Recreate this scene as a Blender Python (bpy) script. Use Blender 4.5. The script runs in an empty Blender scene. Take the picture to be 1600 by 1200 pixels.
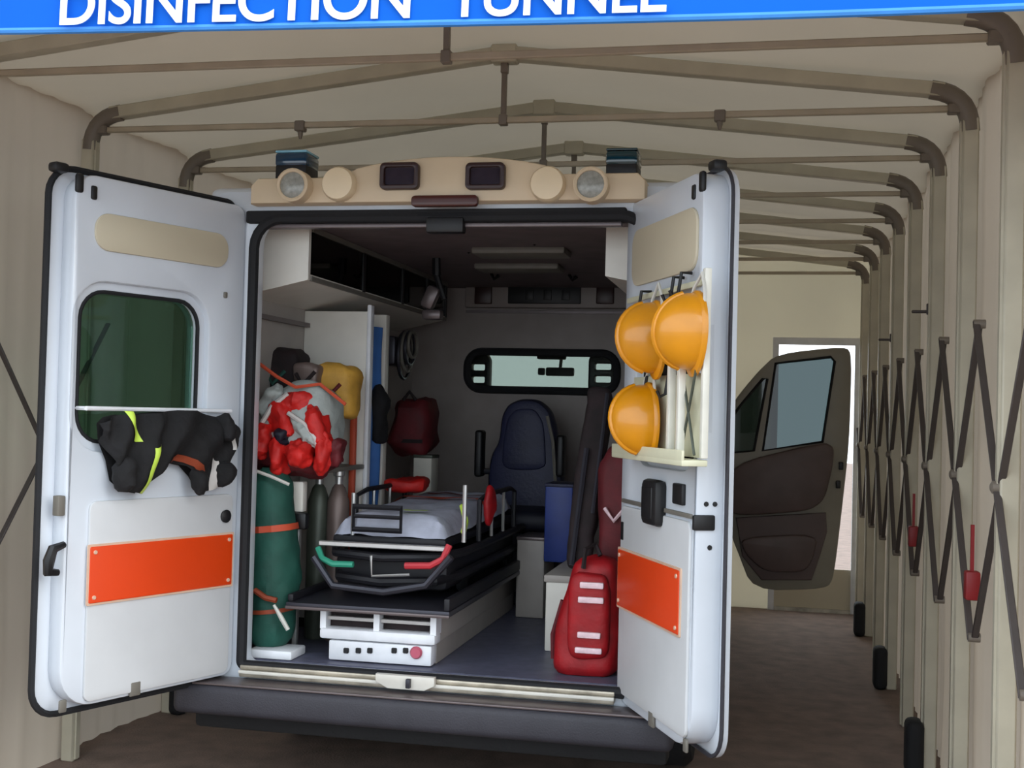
import bpy, bmesh, math, random
from math import sin, cos, pi, radians, sqrt, atan2
from mathutils import Vector as V, Matrix, noise
random.seed(7)
S = bpy.context.scene
COL = S.collection
# ---------------------------------------------------------------- camera
F_PX, YAW, PITCH, ROLL, CAM = 1916.0, .211, .023, .026, V((0, 0, 1.6))
_f = V((-sin(YAW)*cos(PITCH), cos(YAW)*cos(PITCH), sin(PITCH)))
_r = V((cos(YAW), sin(YAW), 0)); _u = _r.cross(_f)
CR = _r*cos(ROLL) + _u*sin(ROLL); CU = -_r*sin(ROLL) + _u*cos(ROLL)
cd = bpy.data.cameras.new('camera'); cam = bpy.data.objects.new('camera', cd); COL.objects.link(cam)
cd.sensor_fit = 'HORIZONTAL'; cd.sensor_width = 36; cd.lens = 36*F_PX/1600; cd.clip_start = .05; cd.clip_end = 300
cam.matrix_world = Matrix(((CR.x, CU.x, -_f.x, CAM.x), (CR.y, CU.y, -_f.y, CAM.y), (CR.z, CU.z, -_f.z, CAM.z), (0, 0, 0, 1)))
S.camera = cam
# ---------------------------------------------------------------- sky, exposure
w = bpy.data.worlds.new('overcast'); S.world = w; w.use_nodes = True
bg = w.node_tree.nodes['Background']; bg.inputs[0].default_value = (.83, .92, 1, 1); bg.inputs[1].default_value = 1.0
sd = bpy.data.lights.new('veiled_sun', 'SUN'); sd.energy = .8; sd.angle = radians(50); sd.color = (1, .96, .9)
so = bpy.data.objects.new('veiled_sun', sd); COL.objects.link(so); so.rotation_euler = V((-.78, .30, -.50)).to_track_quat('-Z', 'Y').to_euler()
S.view_settings.view_transform = 'Standard'; S.view_settings.look = 'None'
S.view_settings.exposure = 1.52; S.view_settings.gamma = 1; S.view_settings.use_curve_mapping = False
# ---------------------------------------------------------------- helpers
def ray(px, py): return _f + CR*((px-800)/F_PX) - CU*((py-600)/F_PX)
def at(px, py, Y): d = ray(px, py); return CAM + d*(Y/d.y)          # point of a pixel at depth Y
def atX(px, py, X): d = ray(px, py); return CAM + d*(X/d.x)
def lin(c):
    return tuple((x/255/12.92 if x/255 <= .04045 else ((x/255+.055)/1.055)**2.4) for x in c)
MATS = {}
def mat(name, rgb, rough=.5, metal=0, var=.06, scale=8, bump=0, bscale=60, spec=.5, coat=0, trans=0):
    m = bpy.data.materials.new(name); m.use_nodes = True; nt = m.node_tree; N = nt.nodes; L = nt.links
    b = N['Principled BSDF']; b.inputs['Roughness'].default_value = rough; b.inputs['Metallic'].default_value = metal
    b.inputs['Specular IOR Level'].default_value = spec; b.inputs['Coat Weight'].default_value = coat
    tc = N.new('ShaderNodeTexCoord'); nz = N.new('ShaderNodeTexNoise'); nz.inputs['Scale'].default_value = scale
    nz.inputs['Detail'].default_value = 5; L.new(tc.outputs['Object'], nz.inputs['Vector'])
    cr = N.new('ShaderNodeValToRGB'); c = lin(rgb)
    cr.color_ramp.elements[0].position = .3; cr.color_ramp.elements[1].position = .7
    cr.color_ramp.elements[0].color = (*[max(0, x*(1-var*2)) for x in c], 1); cr.color_ramp.elements[1].color = (*[min(1, x*(1+var)) for x in c], 1)
    L.new(nz.outputs['Fac'], cr.inputs[0]); L.new(cr.outputs[0], b.inputs['Base Color'])
    if bump:
        n2 = N.new('ShaderNodeTexNoise'); n2.inputs['Scale'].default_value = bscale; n2.inputs['Detail'].default_value = 3
        L.new(tc.outputs['Object'], n2.inputs['Vector'])
        bp = N.new('ShaderNodeBump'); bp.inputs['Strength'].default_value = bump; bp.inputs['Distance'].default_value = .01
        L.new(n2.outputs['Fac'], bp.inputs['Height']); L.new(bp.outputs[0], b.inputs['Normal'])
    if trans:
        t = N.new('ShaderNodeBsdfTranslucent'); L.new(cr.outputs[0], t.inputs['Color'])
        mx = N.new('ShaderNodeMixShader'); mx.inputs[0].default_value = trans
        L.new(b.outputs[0], mx.inputs[1]); L.new(t.outputs[0], mx.inputs[2]); L.new(mx.outputs[0], N['Material Output'].inputs['Surface'])
    MATS[name] = m; return m
def glass(name, tint, ior=1.45, rough=.02):
    m = bpy.data.materials.new(name); m.use_nodes = True; nt = m.node_tree; N = nt.nodes; L = nt.links
    N.remove(N['Principled BSDF']); t = N.new('ShaderNodeBsdfTransparent'); t.inputs[0].default_value = (*tint, 1)
    g = N.new('ShaderNodeBsdfGlossy'); g.inputs['Roughness'].default_value = rough
    fr = N.new('ShaderNodeFresnel'); fr.inputs[0].default_value = ior
    mx = N.new('ShaderNodeMixShader'); L.new(fr.outputs[0], mx.inputs[0]); L.new(t.outputs[0], mx.inputs[1]); L.new(g.outputs[0], mx.inputs[2])
    L.new(mx.outputs[0], N['Material Output'].inputs['Surface']); MATS[name] = m; return m
mat('fabric', (203, 191, 172), .75, var=.03, scale=1.2, bump=.25, bscale=3, trans=.085)
mat('wall_fabric', (196, 184, 168), .75, var=.04, scale=1.2, bump=.25, bscale=3, trans=.125)
mat('back_fabric', (214, 208, 192), .75, var=.03, scale=1.2, bump=.25, bscale=3, trans=.55)
mat('asphalt', (130, 112, 102), .9, var=.13, scale=7, bump=.5, bscale=90)
mat('alu', (192, 186, 167), .45, .1, var=.08, scale=5)
mat('elbow', (122, 113, 103), .5, .1)
mat('tiebar', (178, 166, 146), .5, .1)
mat('black', (13, 13, 16), .5); mat('rubber', (17, 18, 22), .8, bump=.2)
mat('armbar', (74, 67, 65), .5, .1)
mat('redclip', (138, 20, 26), .5)
mat('van_white', (206, 212, 220), .3, var=.03, scale=3, coat=.3)
mat('door_trim', (200, 202, 204), .45, var=.04, scale=3)
mat('card_beige', (200, 190, 166), .55, var=.03, scale=2)
mat('unit_beige', (212, 192, 162), .5, var=.04, scale=4)
mat('lamp_beige', (226, 206, 172), .4, var=.03)
mat('lens_dark', (52, 42, 48), .15, var=.1, scale=30)
mat('lens_frame', (48, 24, 22), .4); mat('brake_red', (70, 24, 14), .3)
mat('lens_clear', (150, 150, 142), .2, var=.15, scale=60)
mat('beacon_blue', (22, 58, 84), .15, coat=.5); mat('beacon_teal', (10, 52, 60), .15, coat=.5); mat('beacon_top', (130, 190, 215), .2)
mat('orange', (216, 62, 2), .45, var=.03, scale=3); mat('screw', (225, 190, 165), .4, .2)
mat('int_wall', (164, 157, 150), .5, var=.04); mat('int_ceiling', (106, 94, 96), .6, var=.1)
mat('int_white', (222, 218, 208), .4, var=.03); mat('int_floor', (96, 98, 118), .45, var=.12, scale=20)
mat('bulkhead', (142, 132, 127), .5, var=.05); mat('header', (104, 94, 94), .35, .4); mat('sill_metal', (176, 168, 152), .35, .6, var=.2, scale=12)
mat('sill_white', (214, 210, 200), .35); mat('bumper', (50, 49, 56), .6, var=.08, bump=.2, bscale=150); mat('bumper_dark', (46, 46, 54), .7)
mat('tyre', (24, 24, 26), .85, bump=.3); mat('hub', (110, 110, 112), .4, .6)
mat('grey_plastic', (110, 106, 98), .55); mat('door_grey', (140, 134, 120), .45, var=.04); mat('armrest_brown', (94, 78, 75), .5, var=.1); mat('pocket_brown', (98, 84, 82), .6)
mat('navy', (26, 30, 62), .55, var=.12, scale=10, bump=.2); mat('navy_dark', (15, 17, 34), .6)
mat('blue', (36, 58, 132), .5, var=.1); mat('blue_light', (62, 110, 176), .6, var=.1, bump=.3, bscale=12)
mat('helmet', (220, 144, 3), .35, var=.08, scale=6, coat=.3); mat('helmet_dark', (190, 110, 8), .4)
mat('jacket', (12, 11, 14), .85, var=.3, scale=20, bump=.6, bscale=30); mat('neon', (196, 226, 84), .5); mat('silver', (196, 192, 188), .4, var=.1); mat('rust', (140, 60, 32), .6)
mat('bag_red', (200, 24, 18), .6, var=.15, scale=14, bump=.5, bscale=25); mat('bag_crimson', (158, 6, 18), .6, var=.15, scale=12, bump=.5, bscale=20)
mat('bag_maroon', (92, 16, 24), .7, var=.2, scale=10, bump=.4, bscale=20); mat('bag_grey', (168, 176, 172), .6, var=.12, scale=12, bump=.5, bscale=25)
mat('bag_yellow', (206, 156, 62), .65, var=.15, scale=10, bump=.4, bscale=20); mat('bag_black', (34, 22, 24), .8, var=.3, scale=12, bump=.4, bscale=20)
mat('bag_green', (24, 78, 66), .7, var=.2, scale=8, bump=.6, bscale=14); mat('strap_orange', (190, 74, 44), .6); mat('strap_white', (206, 204, 196), .6)
mat('reflective', (236, 206, 212), .35, var=.1, scale=40)
mat('steel', (190, 190, 188), .3, .7); mat('dark_steel', (58, 58, 66), .4, .5); mat('sheet', (186, 190, 206), .8, var=.08, scale=14, bump=.5, bscale=16)
mat('green_grip', (48, 150, 122), .5); mat('red_grip', (196, 52, 62), .5); mat('pink_knob', (196, 92, 112), .4); mat('mattress_black', (18, 18, 25), .6)
mat('olive', (78, 84, 74), .45, .3); mat('bronze', (120, 104, 98), .45, .3)
mat('rack_cream', (214, 212, 184), .45, var=.05); mat('rack_white', (232, 230, 218), .4)
mat('banner_blue', (2, 92, 196), .7, spec=.15, var=.10, scale=.8); mat('banner_letter', (236, 246, 255), .5, var=.01); mat('banner_edge', (50, 128, 205), .55)
mat('frame_white', (232, 234, 238), .4); mat('paper', (206, 202, 190), .7); mat('seatgrey', (72, 74, 84), .7)
glass('door_glass', (.40, .58, .50)); glass('clear_glass', (.88, .92, .90), 1.04); glass('dark_glass', (.42, .44, .45)); glass('pvc', (.42, .43, .41), 1.1); glass('cab_glass', (.15, .19, .19))
WO = {}
class MB:
    def __init__(s): s.v = []; s.f = []
    def add(s, vs, fs):
        o = len(s.v); s.v += [V(p) for p in vs]; s.f += [tuple(i+o for i in f) for f in fs]; return s
    def bm(s, b, M=None):
        b.verts.index_update(); s.add([(M @ v.co if M else v.co) for v in b.verts], [[v.index for v in f.verts] for f in b.faces]); b.free(); return s
    def box(s, c, d, bev=0, seg=2, M=None):
        b = bmesh.new(); bmesh.ops.create_cube(b, size=1, matrix=Matrix.Diagonal((*d, 1)))
        if bev: bmesh.ops.bevel(b, geom=b.edges[:], offset=min(bev, .49*min(d)), segments=seg, profile=.5, affect='EDGES')
        return s.bm(b, Matrix.Translation(V(c)) @ (M.to_4x4() if M else Matrix()))
    def lohi(s, a, b, bev=0, seg=2):
        a = V(a); b = V(b); return s.box((a+b)/2, [abs(x) for x in (b-a)], bev, seg)
    def tube(s, pts, r, n=8, closed=False):
        pts = [V(p) for p in pts]; m = len(pts); vs = []; fs = []; rr = r if isinstance(r, (list, tuple)) else [r]*m
        t0 = (pts[1]-pts[0]).normalized(); ref = V((0, 0, 1)) if abs(t0.z) < .9 else V((1, 0, 0)); nrm = ref.cross(t0).normalized()
        for i, p in enumerate(pts):
            a = pts[i-1] if (i or closed) else p; b = pts[(i+1) % m] if (i < m-1 or closed) else p
            t = (b-a).normalized(); nrm = (nrm - t*nrm.dot(t)).normalized(); bi = t.cross(nrm)
            vs += [p + (nrm*cos(2*pi*k/n) + bi*sin(2*pi*k/n))*rr[i] for k in range(n)]
        for i in range(m if closed else m-1):
            j = (i+1) % m
            fs += [(i*n+k, i*n+(k+1) % n, j*n+(k+1) % n, j*n+k) for k in range(n)]
        if not closed: fs += [tuple(range(n))[::-1], tuple(range((m-1)*n, m*n))]
        return s.add(vs, fs)
    def bar(s, p, q, w, h, up=(0, 0, 1), bev=.004):
        p = V(p); q = V(q); y = (q-p); L = y.length; y.normalize(); x = y.cross(V(up)).normalized(); z = x.cross(y)
        return s.box((p+q)/2, (w, L, h), bev, 1, Matrix((x, y, z)).transposed())
    def lathe(s, o, ax, prof, n=20, ref=None):
        ax = V(ax).normalized(); rf = V(ref) if ref else (V((0, 0, 1)) if abs(ax.z) < .9 else V((1, 0, 0))); x = ax.cross(rf).normalized(); y = ax.cross(x); o = V(o)
        vs = []; fs = []
        for r, h in prof: vs += [o + ax*h + (x*cos(2*pi*k/n) + y*sin(2*pi*k/n))*max(r, 1e-4) for k in range(n)]
        for i in range(len(prof)-1): fs += [(i*n+k, i*n+(k+1) % n, (i+1)*n+(k+1) % n, (i+1)*n+k) for k in range(n)]
        fs += [tuple(range(n))[::-1], tuple(range((len(prof)-1)*n, len(prof)*n))]
        return s.add(vs, fs)
    def ell(s, c, r, M=None, e1=1, e2=1, nu=24, nv=14, amp=0, fr=6, u0=-pi, u1=pi, v0=-pi/2, v1=pi/2, grow=0, seed=0, sag=0):
        sp = lambda a, e: math.copysign(abs(a)**e, a); M = M or Matrix.Identity(3); c = V(c); vs = []; fs = []
        full = abs(u1-u0-2*pi) < 1e-6
        for j in range(nv+1):
            v = v0+(v1-v0)*j/nv
            for i in range(nu+(0 if full else 1)):
                u = u0+(u1-u0)*i/nu
                d = V((sp(cos(v), e1)*sp(cos(u), e2), sp(cos(v), e1)*sp(sin(u), e2), sp(sin(v), e1)))
                p = V((d.x*r[0], d.y*r[1], d.z*r[2])); k = 1+sag*(-d.z)*.5
                p.x *= k; p.y *= k
                p += d*(grow + amp*noise.noise((c+p)*fr+V((seed, 0, 0))) + amp*.5*noise.noise((c+p)*fr*2.3))
                vs.append(c + M @ p)
        W = nu if full else nu+1
        for j in range(nv):
            for i in range(nu): fs.append((j*W+i, j*W+(i+1) % W, (j+1)*W+(i+1) % W, (j+1)*W+i))
        return s.add(vs, fs)
    def plate(s, loops, t, bev, O, ex, ey, ez, back=True):
        cu = bpy.data.curves.new('tmp', 'CURVE'); cu.dimensions = '2D'; cu.fill_mode = 'BOTH'
        cu.extrude = max(t/2-bev, 1e-4); cu.bevel_depth = bev; cu.bevel_resolution = 1
        if bev: cu.offset = -bev
        for lp in loops:
            sp = cu.splines.new('POLY'); sp.points.add(len(lp)-1); sp.use_cyclic_u = True
            for q, (a, b) in zip(sp.points, lp): q.co = (a, b, 0, 1)
        ob = bpy.data.objects.new('tmp', cu); me = bpy.data.meshes.new_from_object(ob)
        M = Matrix((V(ex), V(ey), V(ez))).transposed(); O = V(O)
        s.add([O + M @ v.co for v in me.vertices], [tuple(p.vertices) for p in me.polygons])
        bpy.data.objects.remove(ob); bpy.data.curves.remove(cu); bpy.data.meshes.remove(me); return s
    def grid(s, fn, nu, nv):
        vs = [fn(i/nu, j/nv) for j in range(nv+1) for i in range(nu+1)]
        return s.add(vs, [(j*(nu+1)+i, j*(nu+1)+i+1, (j+1)*(nu+1)+i+1, (j+1)*(nu+1)+i) for j in range(nv) for i in range(nu)])
    def build(s, name, m, parent=None, label=None, sharp=40):
        lo = V([min(v[k] for v in s.v) for k in range(3)]); hi = V([max(v[k] for v in s.v) for k in range(3)])
        o = V(((lo.x+hi.x)/2, (lo.y+hi.y)/2, lo.z))
        me = bpy.data.meshes.new(name); me.from_pydata([v-o for v in s.v], [], s.f)
        b = bmesh.new(); b.from_mesh(me); bmesh.ops.remove_doubles(b, verts=b.verts[:], dist=1e-5); bmesh.ops.recalc_face_normals(b, faces=b.faces[:]); b.to_mesh(me); b.free()
        me.materials.append(MATS[m]); me.polygons.foreach_set('use_smooth', [True]*len(me.polygons)); me.set_sharp_from_angle(angle=radians(sharp))
        ob = bpy.data.objects.new(name, me); COL.objects.link(ob); WO[ob.name] = o
        if parent: ob.parent = parent; ob.location = o - WO[parent.name]
        else: ob.location = o
        if label: ob['label'] = label
        return ob
def tag(o, label, cat, group=None):
    o['label'] = label; o['category'] = cat
    if group: o['group'] = group
    return o
def thing(name, label, cat, loc, group=None):
    o = bpy.data.objects.new(name, None); o.empty_display_size = .1; COL.objects.link(o); o.location = V(loc); WO[o.name] = V(loc); return tag(o, label, cat, group)
def struct(o): o['kind'] = 'structure'; return o
def dup(root, off, label=None, skip=()):
    r = root.copy(); COL.objects.link(r); r.location = root.location + V(off); WO[r.name] = V(WO[root.name]) + V(off)
    if label: r['label'] = label
    for ch in root.children:
        if ch.name.split('.')[0] in skip: continue
        c = ch.copy(); COL.objects.link(c); c.parent = r
        for g in ch.children:
            d = g.copy(); COL.objects.link(d); d.parent = c
    return r
def rrect(x0, y0, x1, y1, r, n=6):
    rs = r if isinstance(r, (list, tuple)) else [r]*4; out = []
    for (cx, cy, a, q) in ((x1-rs[0], y1-rs[0], 0, rs[0]), (x0+rs[1], y1-rs[1], 90, rs[1]), (x0+rs[2], y0+rs[2], 180, rs[2]), (x1-rs[3], y0+rs[3], 270, rs[3])):
        out += [(cx+q*cos(radians(a+90*k/n)), cy+q*sin(radians(a+90*k/n))) for k in range(n+1)] if q > 0 else [(cx, cy)]
    return out
def chai(lp, n=2):
    for _ in range(n): lp = [q for i in range(len(lp)) for a, b in ((lp[i], lp[(i+1) % len(lp)]),) for q in ((a[0]*.8+b[0]*.2, a[1]*.8+b[1]*.2), (a[0]*.2+b[0]*.8, a[1]*.2+b[1]*.8))]
    return lp
EX, EY, EZ = V((1, 0, 0)), V((0, 1, 0)), V((0, 0, 1))
ZX = (EX, EZ, -EY)                       # plates standing across the tunnel, front towards the camera

# ================================================================ the tunnel
XL, XR, ZE, ZR, XM = -3.067, .749, 2.91, 3.131, -1.132
Y0, SP = 4.064, .913
AY = lambda i: Y0 + i*SP
YB = 10.62
g = MB(); n = 40
g.grid(lambda a, b: V((-30+60*a, -12+60*b, .0)), n, n); struct(g.build('floor', 'asphalt'))
YF = AY(-1)-.03
def bul(y, k=1): t = ((y-Y0)/SP) % 1; return sin(pi*t)**.6*k
NV = 8*9
def ywall(b): return YF + (YB-YF)*b
for side, x, sg in (('left', XL-.015, -1), ('right', XR+.015, 1)):
    m = MB(); m.grid(lambda a, b: V((x + sg*(.05*bul(ywall(b)) + .012*sin(ywall(b)*41+a*3)*bul(ywall(b)) + .02*noise.noise((a*3, ywall(b)*2, side == 'left'))), ywall(b), -.001+a*(ZE+.06))), 14, NV*2)
    struct(m.build('wall_'+side, 'wall_fabric', sharp=180))
m = MB()
def roofz(a, y):
    x = XL-.09 + (XR-XL+.18)*a; t = abs(x-XM)/((XR-XL)/2+.015)
    z = ZR - (ZR-ZE)*t
    return V((x, y, z + .02 - .018*bul(y)*(1-abs(2*t-1)) + .012*noise.noise((x*1.5, y*1.5, 3))))
m.grid(lambda a, b: roofz(a, ywall(b)), 48, NV)
struct(m.build('ceiling', 'fabric', sharp=180))
# back wall with a doorway and a clear window
dw = [(.03, 0.0), (.65, 0.0), (.65, 2.27), (.03, 2.27)]
wn = rrect(-2.72, 1.25, -.75, 2.25, .06)
m = MB(); m.plate([[(XL-.05, -.002), (.03, -.002), (.03, 2.27), (.65, 2.27), (.65, -.002), (XR+.06, -.002), (XR+.06, ZE+.06), (XM, ZR+.06), (XL-.05, ZE+.06)], wn], .01, 0, (0, YB, 0), *ZX)
wb = struct(m.build('wall_back', 'back_fabric'))
m = MB(); m.plate([wn], .006, 0, (0, YB-.012, 0), *ZX); wd = struct(m.build('window_1', 'pvc'))
m = MB(); m.plate([rrect(-2.77, 1.20, -.70, 2.30, .08), wn], .02, 0, (0, YB-.02, 0), *ZX); m.build('window_frame', 'fabric', wd)
m = MB(); m.plate([[(-.02, 0), (.03, 0), (.03, 2.23), (.65, 2.23), (.65, 0), (.70, 0), (.70, 2.29), (-.02, 2.29)]], .05, .004, (0, YB-.03, 0), *ZX); d1 = struct(m.build('door_1', 'frame_white'))
m = MB(); m.box((.34, YB-.03, .015), (.62, .06, .03)); m.build('threshold', 'sill_metal', d1)
m = MB(); m.lohi((.03, YB-.03, .03), (.65, YB-.02, .36)); m.build('kick_panel', 'card_beige', d1)
# arch frames
def corner(c, p, q, r, n=5):
    c = V(c); a = (V(p)-c).normalized(); b = (V(q)-c).normalized(); return [(c+a*r).lerp(c, 0) * (1-t)**2 + c*2*t*(1-t) + (c+b*r)*t*t for t in [k/n for k in range(n+1)]]
def arch(i):
    y = AY(i); hw = .03
    A = thing('arch_frame', 'grey metal arch frame with tie bar and king strut under the tunnel fabric', 'frame', (XM, y, 0), 'arch frames of the tunnel')
    xl, xr, ze, zr = XL+hw, XR-hw, ZE-hw, ZR-hw
    for x, s in ((xl, 1), (xr, -1)):
        m = MB(); m.box((x, y, (ze-.1+.0)/2), (.06, .06, ze-.10), .006, 1); m.box((x+s*.034, y, (ze-.1)/2), (.008, .03, ze-.12)); m.build('post', 'alu', A)
        d = (V((XM, y, zr))-V((x, y, ze))).normalized()
        m = MB(); m.bar(V((x, y, ze))+d*.1, V((XM, y, zr)), .06, .055); m.build('rafter', 'alu', A)
        m = MB(); m.tube(corner((x, y, ze), (x, y, 0), (XM, y, zr), .15, 7), .037, 10); m.box((x+s*.05, y, ze-.06), (.07, .05, .04), .005, 1); m.build('elbow_bracket', 'elbow', A)
    m = MB(); m.bar((xl+.05, y, ze-.06), (xr-.05, y, ze-.06), .022, .026); m.build('tie_bar', 'tiebar', A)
    m = MB(); m.box((XM, y, (zr+ze-.06)/2), (.022, .022, zr-ze+.06), .003, 1)
    m.box((XM, y, ze-.06), (.035, .034, .045), .003, 1); m.box((XM, y, zr-.06), (.03, .03, .05), .003, 1); m.build('king_strut', 'elbow', A)
    m = MB(); m.box((XM, y, zr-.005), (.11, .07, .075), .006, 1); m.build('ridge_bracket', 'alu', A)
    for x, s in ((XL, 1), (XR, -1)):
        m = MB(); m.lohi((x+s*.055, y-.07, .0), (x+s*.135, y+.07, .25), .03, 3); m.lathe((x+s*.075, y, .06), (s, 0, 0), [(.059, 0), (.06, .045)], 16); m.build('castor_housing', 'rubber', A)
    for x in (at(470, 187, AY(1)).x, at(1125, 178, AY(1)).x):
        m = MB(); m.box((x, y, ze-.065), (.045, .04, .045), .004, 1); m.lathe((x, y, ze-.07), (0, 0, -1), [(.012, 0), (.012, .03), (.006, .05)], 8); m.build('spray_nozzle', 'elbow', A)
    return A
proto = arch(0)
arches = [proto]
for i in list(range(-1, 0)) + list(range(1, 8)):
    if i == 7: pass
    sk = []
    if i % 2: sk.append('castor_housing')
    if i != 1: sk.append('spray_nozzle')
    a = dup(proto, (0, i*SP, 0), skip=sk)
    if i == 1: a['label'] = 'grey metal arch frame with two spray nozzles hanging on its tie bar'; del a['group']
    if i == -1: a['label'] = 'grey metal entrance arch frame carrying the blue banner'; del a['group']
    if i == 7: a['label'] = 'grey metal arch frame standing against the end wall with the doorway'; del a['group']
    arches.append(a)
for c in list(proto.children):
    if c.name.startswith('spray_nozzle'): bpy.data.objects.remove(c)
for k_, (px, py) in ((2, (1478, 467)), (4, (1384, 536))):
    a = [q for q in arches if abs(WO[q.name].y-AY(k_)) < .01][0]; p = atX(px, py, XR-.07)
    m = MB(); m.bar((XR-.06, AY(k_), p.z), (XR-.14, AY(k_), p.z), .014, .014); m.box((XR-.065, AY(k_), p.z+.012), (.02, .02, .05), .003); m.build('latch_pin', 'armbar', a)
# scissor braces pivoting on the posts
def scissor(i, x, s, nm, lab, grp, clip=False):
    y = AY(i) - (.32 if s < 0 else 0); A = thing('scissor_brace', lab, 'brace', (x, y, .85), grp)
    for k in (1, -1):
        xx = x - s*(.006*k)
        m = MB(); m.bar((xx, y-k*SP/2, .85), (xx, y+k*SP/2, 1.96), .010, .024, (1, 0, 0), .003); m.build('arm', 'armbar', A)
    m = MB(); m.lathe((x+s*.03, y, 1.405), (-s, 0, 0), [(.02, 0), (.02, .05), (.010, .056)], 12); m.build('pivot', 'elbow', A)
    for z in (.86, 1.95):
        m = MB(); m.lathe((x+s*.025, y-SP/2, z), (-s, 0, 0), [(.016, 0), (.016, .04)], 10); m.build('joint_bolt', 'elbow', A)
    if clip:
        m = MB(); m.lohi((x-.03, y-SP/2-.028, .99), (x+.02, y-SP/2+.028, 1.09), .008); m.lohi((x-.012, y-SP/2-.006, 1.085), (x+.0, y-SP/2+.006, 1.25)); m.build('red_clip', 'redclip', A)
    return A
for i in range(-1, 8):
    if i in (1, 3): scissor(i, .69, 1, '', 'grey scissor brace with a red clip on the tunnel wall beside the asphalt lane' if i == 1 else 'grey scissor brace with a red clip, farther along the wall from the other clip', None, True)
    elif i < 8: scissor(i, .69, 1, '', 'plain grey scissor brace pivoting on a tunnel post on the open cab door side', 'scissor braces along the van door side')
for i in (0, 1): scissor(i, -3.005, -1, '', 'grey scissor brace on the tunnel wall beside the door hung with the black jacket', 'scissor braces beside the jacket door')
# banner
BY = AY(-1)-.10
bl, br_ = at(0, 47, BY), at(1600, 8, BY)
def ban(a, b):
    x = XL-.1 + (XR-XL+.2)*a; zb = bl.z + (br_.z-bl.z)*(x-bl.x)/(br_.x-bl.x) - .012*sin(pi*(x-bl.x)/(br_.x-bl.x)*1.0)
    return V((x, BY + .01*sin(a*9), zb + (ZR+.06-zb)*b))
A = thing('banner', 'blue banner with white lettering DISINFECTION TUNNEL hung across the entrance', 'banner', (XM, BY, bl.z))
m = MB(); m.grid(ban, 60, 4); m.grid(lambda a, b: ban(a, b)+V((0, .008, 0)), 60, 4); m.build('sheet', 'banner_blue', A)
m = MB(); m.tube([ban(k/40, 0)+V((0, .004, 0)) for k in range(41)], .010, 8); m.build('hem', 'banner_edge', A)
def text(body, pL, pR, name, parent, mt, off=.0):
    cu = bpy.data.curves.new('t', 'FONT'); cu.body = body; cu.extrude = .0015; cu.offset = off; cu.space_character = .96
    ob = bpy.data.objects.new('t', cu); me = bpy.data.meshes.new_from_object(ob)
    x0 = min(v.co.x for v in me.vertices); x1 = max(v.co.x for v in me.vertices)
    ex = (pR-pL); L = ex.length; ex.normalize(); ez = V((0, -1, 0)); ey = ez.cross(ex)*1; k = L/(x1-x0)
    m = MB(); m.add([pL + ex*((v.co.x-x0)*k) + ey*(v.co.y*k) + ez*v.co.z for v in me.vertices], [tuple(p.vertices) for p in me.polygons])
    bpy.data.objects.remove(ob); bpy.data.curves.remove(cu); bpy.data.meshes.remove(me); return m.build(name, mt, parent)
YT = BY-.016
text('DISINFECTION', at(93, 38, YT), at(640, 27, YT), 'lettering', A, 'banner_letter', .012)
text('TUNNEL', at(700, 26, YT), at(1041, 17, YT), 'lettering', A, 'banner_letter', .012)

# ================================================================ the ambulance
VX = -1.31; VL, VR = VX-1.0, VX+1.0; YR = 4.62; FZ = .56
A = AMB = thing('ambulance', 'white ambulance van with both rear doors open, parked inside the tunnel', 'ambulance', (VX, 7.1, 0))
hole = rrect(-2.07, FZ, -.46, 2.37, [.11, .11, .03, .03])
m = MB(); m.plate([rrect(VL, .50, VR, 2.47, [.12, .12, .02, .02]), hole], .10, .008, (0, YR+.05, 0), *ZX); m.build('rear_frame', 'van_white', A)
def offs(lp, d):
    c = V((sum(p[0] for p in lp)/len(lp), sum(p[1] for p in lp)/len(lp))); return [(p[0]+math.copysign(d, c.x-p[0]), p[1]+math.copysign(d, c.y-p[1])) for p in lp]
seal_loop = rrect(-2.065, FZ+.0, -.465, 2.355, [.12, .12, .02, .02])
m = MB(); m.tube([V((a, YR-.015, b)) for a, b in seal_loop], .022, 8, True); m.build('door_seal', 'rubber', A)
m = MB(); m.lohi((-2.10, YR-.03, 2.335), (-.56, YR+.06, 2.385), .008); m.build('header_rail', 'rubber', A)
m = MB(); m.lohi((-2.03, YR-.01, 2.315), (-.58, YR+.03, 2.333), .004); m.build('header_trim', 'header', A)
m = MB(); m.lohi((-1.34, YR-.045, 2.29), (-1.19, YR+.01, 2.35), .008); m.build('header_latch', 'black', A)
for x in (VL, VR-.05):
    m = MB(); y1 = 8.2 if x == VL else 7.35
    m.lohi((x, YR+.1, .42), (x+.05, y1, 2.42), .02); m.build('side_panel', 'van_white', A)
m = MB(); m.lohi((VL, YR+.06, 2.42), (VR, 8.1, 2.50), .05, 3); m.build('roof', 'van_white', A)
# cab shell
m = MB(); m.lohi((VR-.05, 8.30, .42), (VR, 9.5, 1.18), .03); m.build('fender', 'van_white', A)
m = MB(); m.lohi((VL, 8.20, .42), (VL+.05, 9.5, 1.18), .03); m.build('fender', 'van_white', A)
m = MB(); m.add([(VL+.02, 8.75, 1.18), (VR-.02, 8.75, 1.18), (VR-.06, 9.62, .98), (VL+.06, 9.62, .98), (VL+.02, 8.75, .5), (VR-.02, 8.75, .5), (VR-.06, 9.72, .4), (VL+.06, 9.72, .4)], [(0, 1, 2, 3), (2, 6, 7, 3), (0, 3, 7, 4), (1, 5, 6, 2), (4, 5, 1, 0)]); m.build('bonnet', 'van_white', A)
m = MB(); m.add([(VL+.1, 8.95, 1.2), (VR-.1, 8.95, 1.2), (VR-.15, 8.15, 2.36), (VL+.15, 8.15, 2.36)], [(0, 1, 2, 3)]); m.build('windscreen', 'clear_glass', A)
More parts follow.
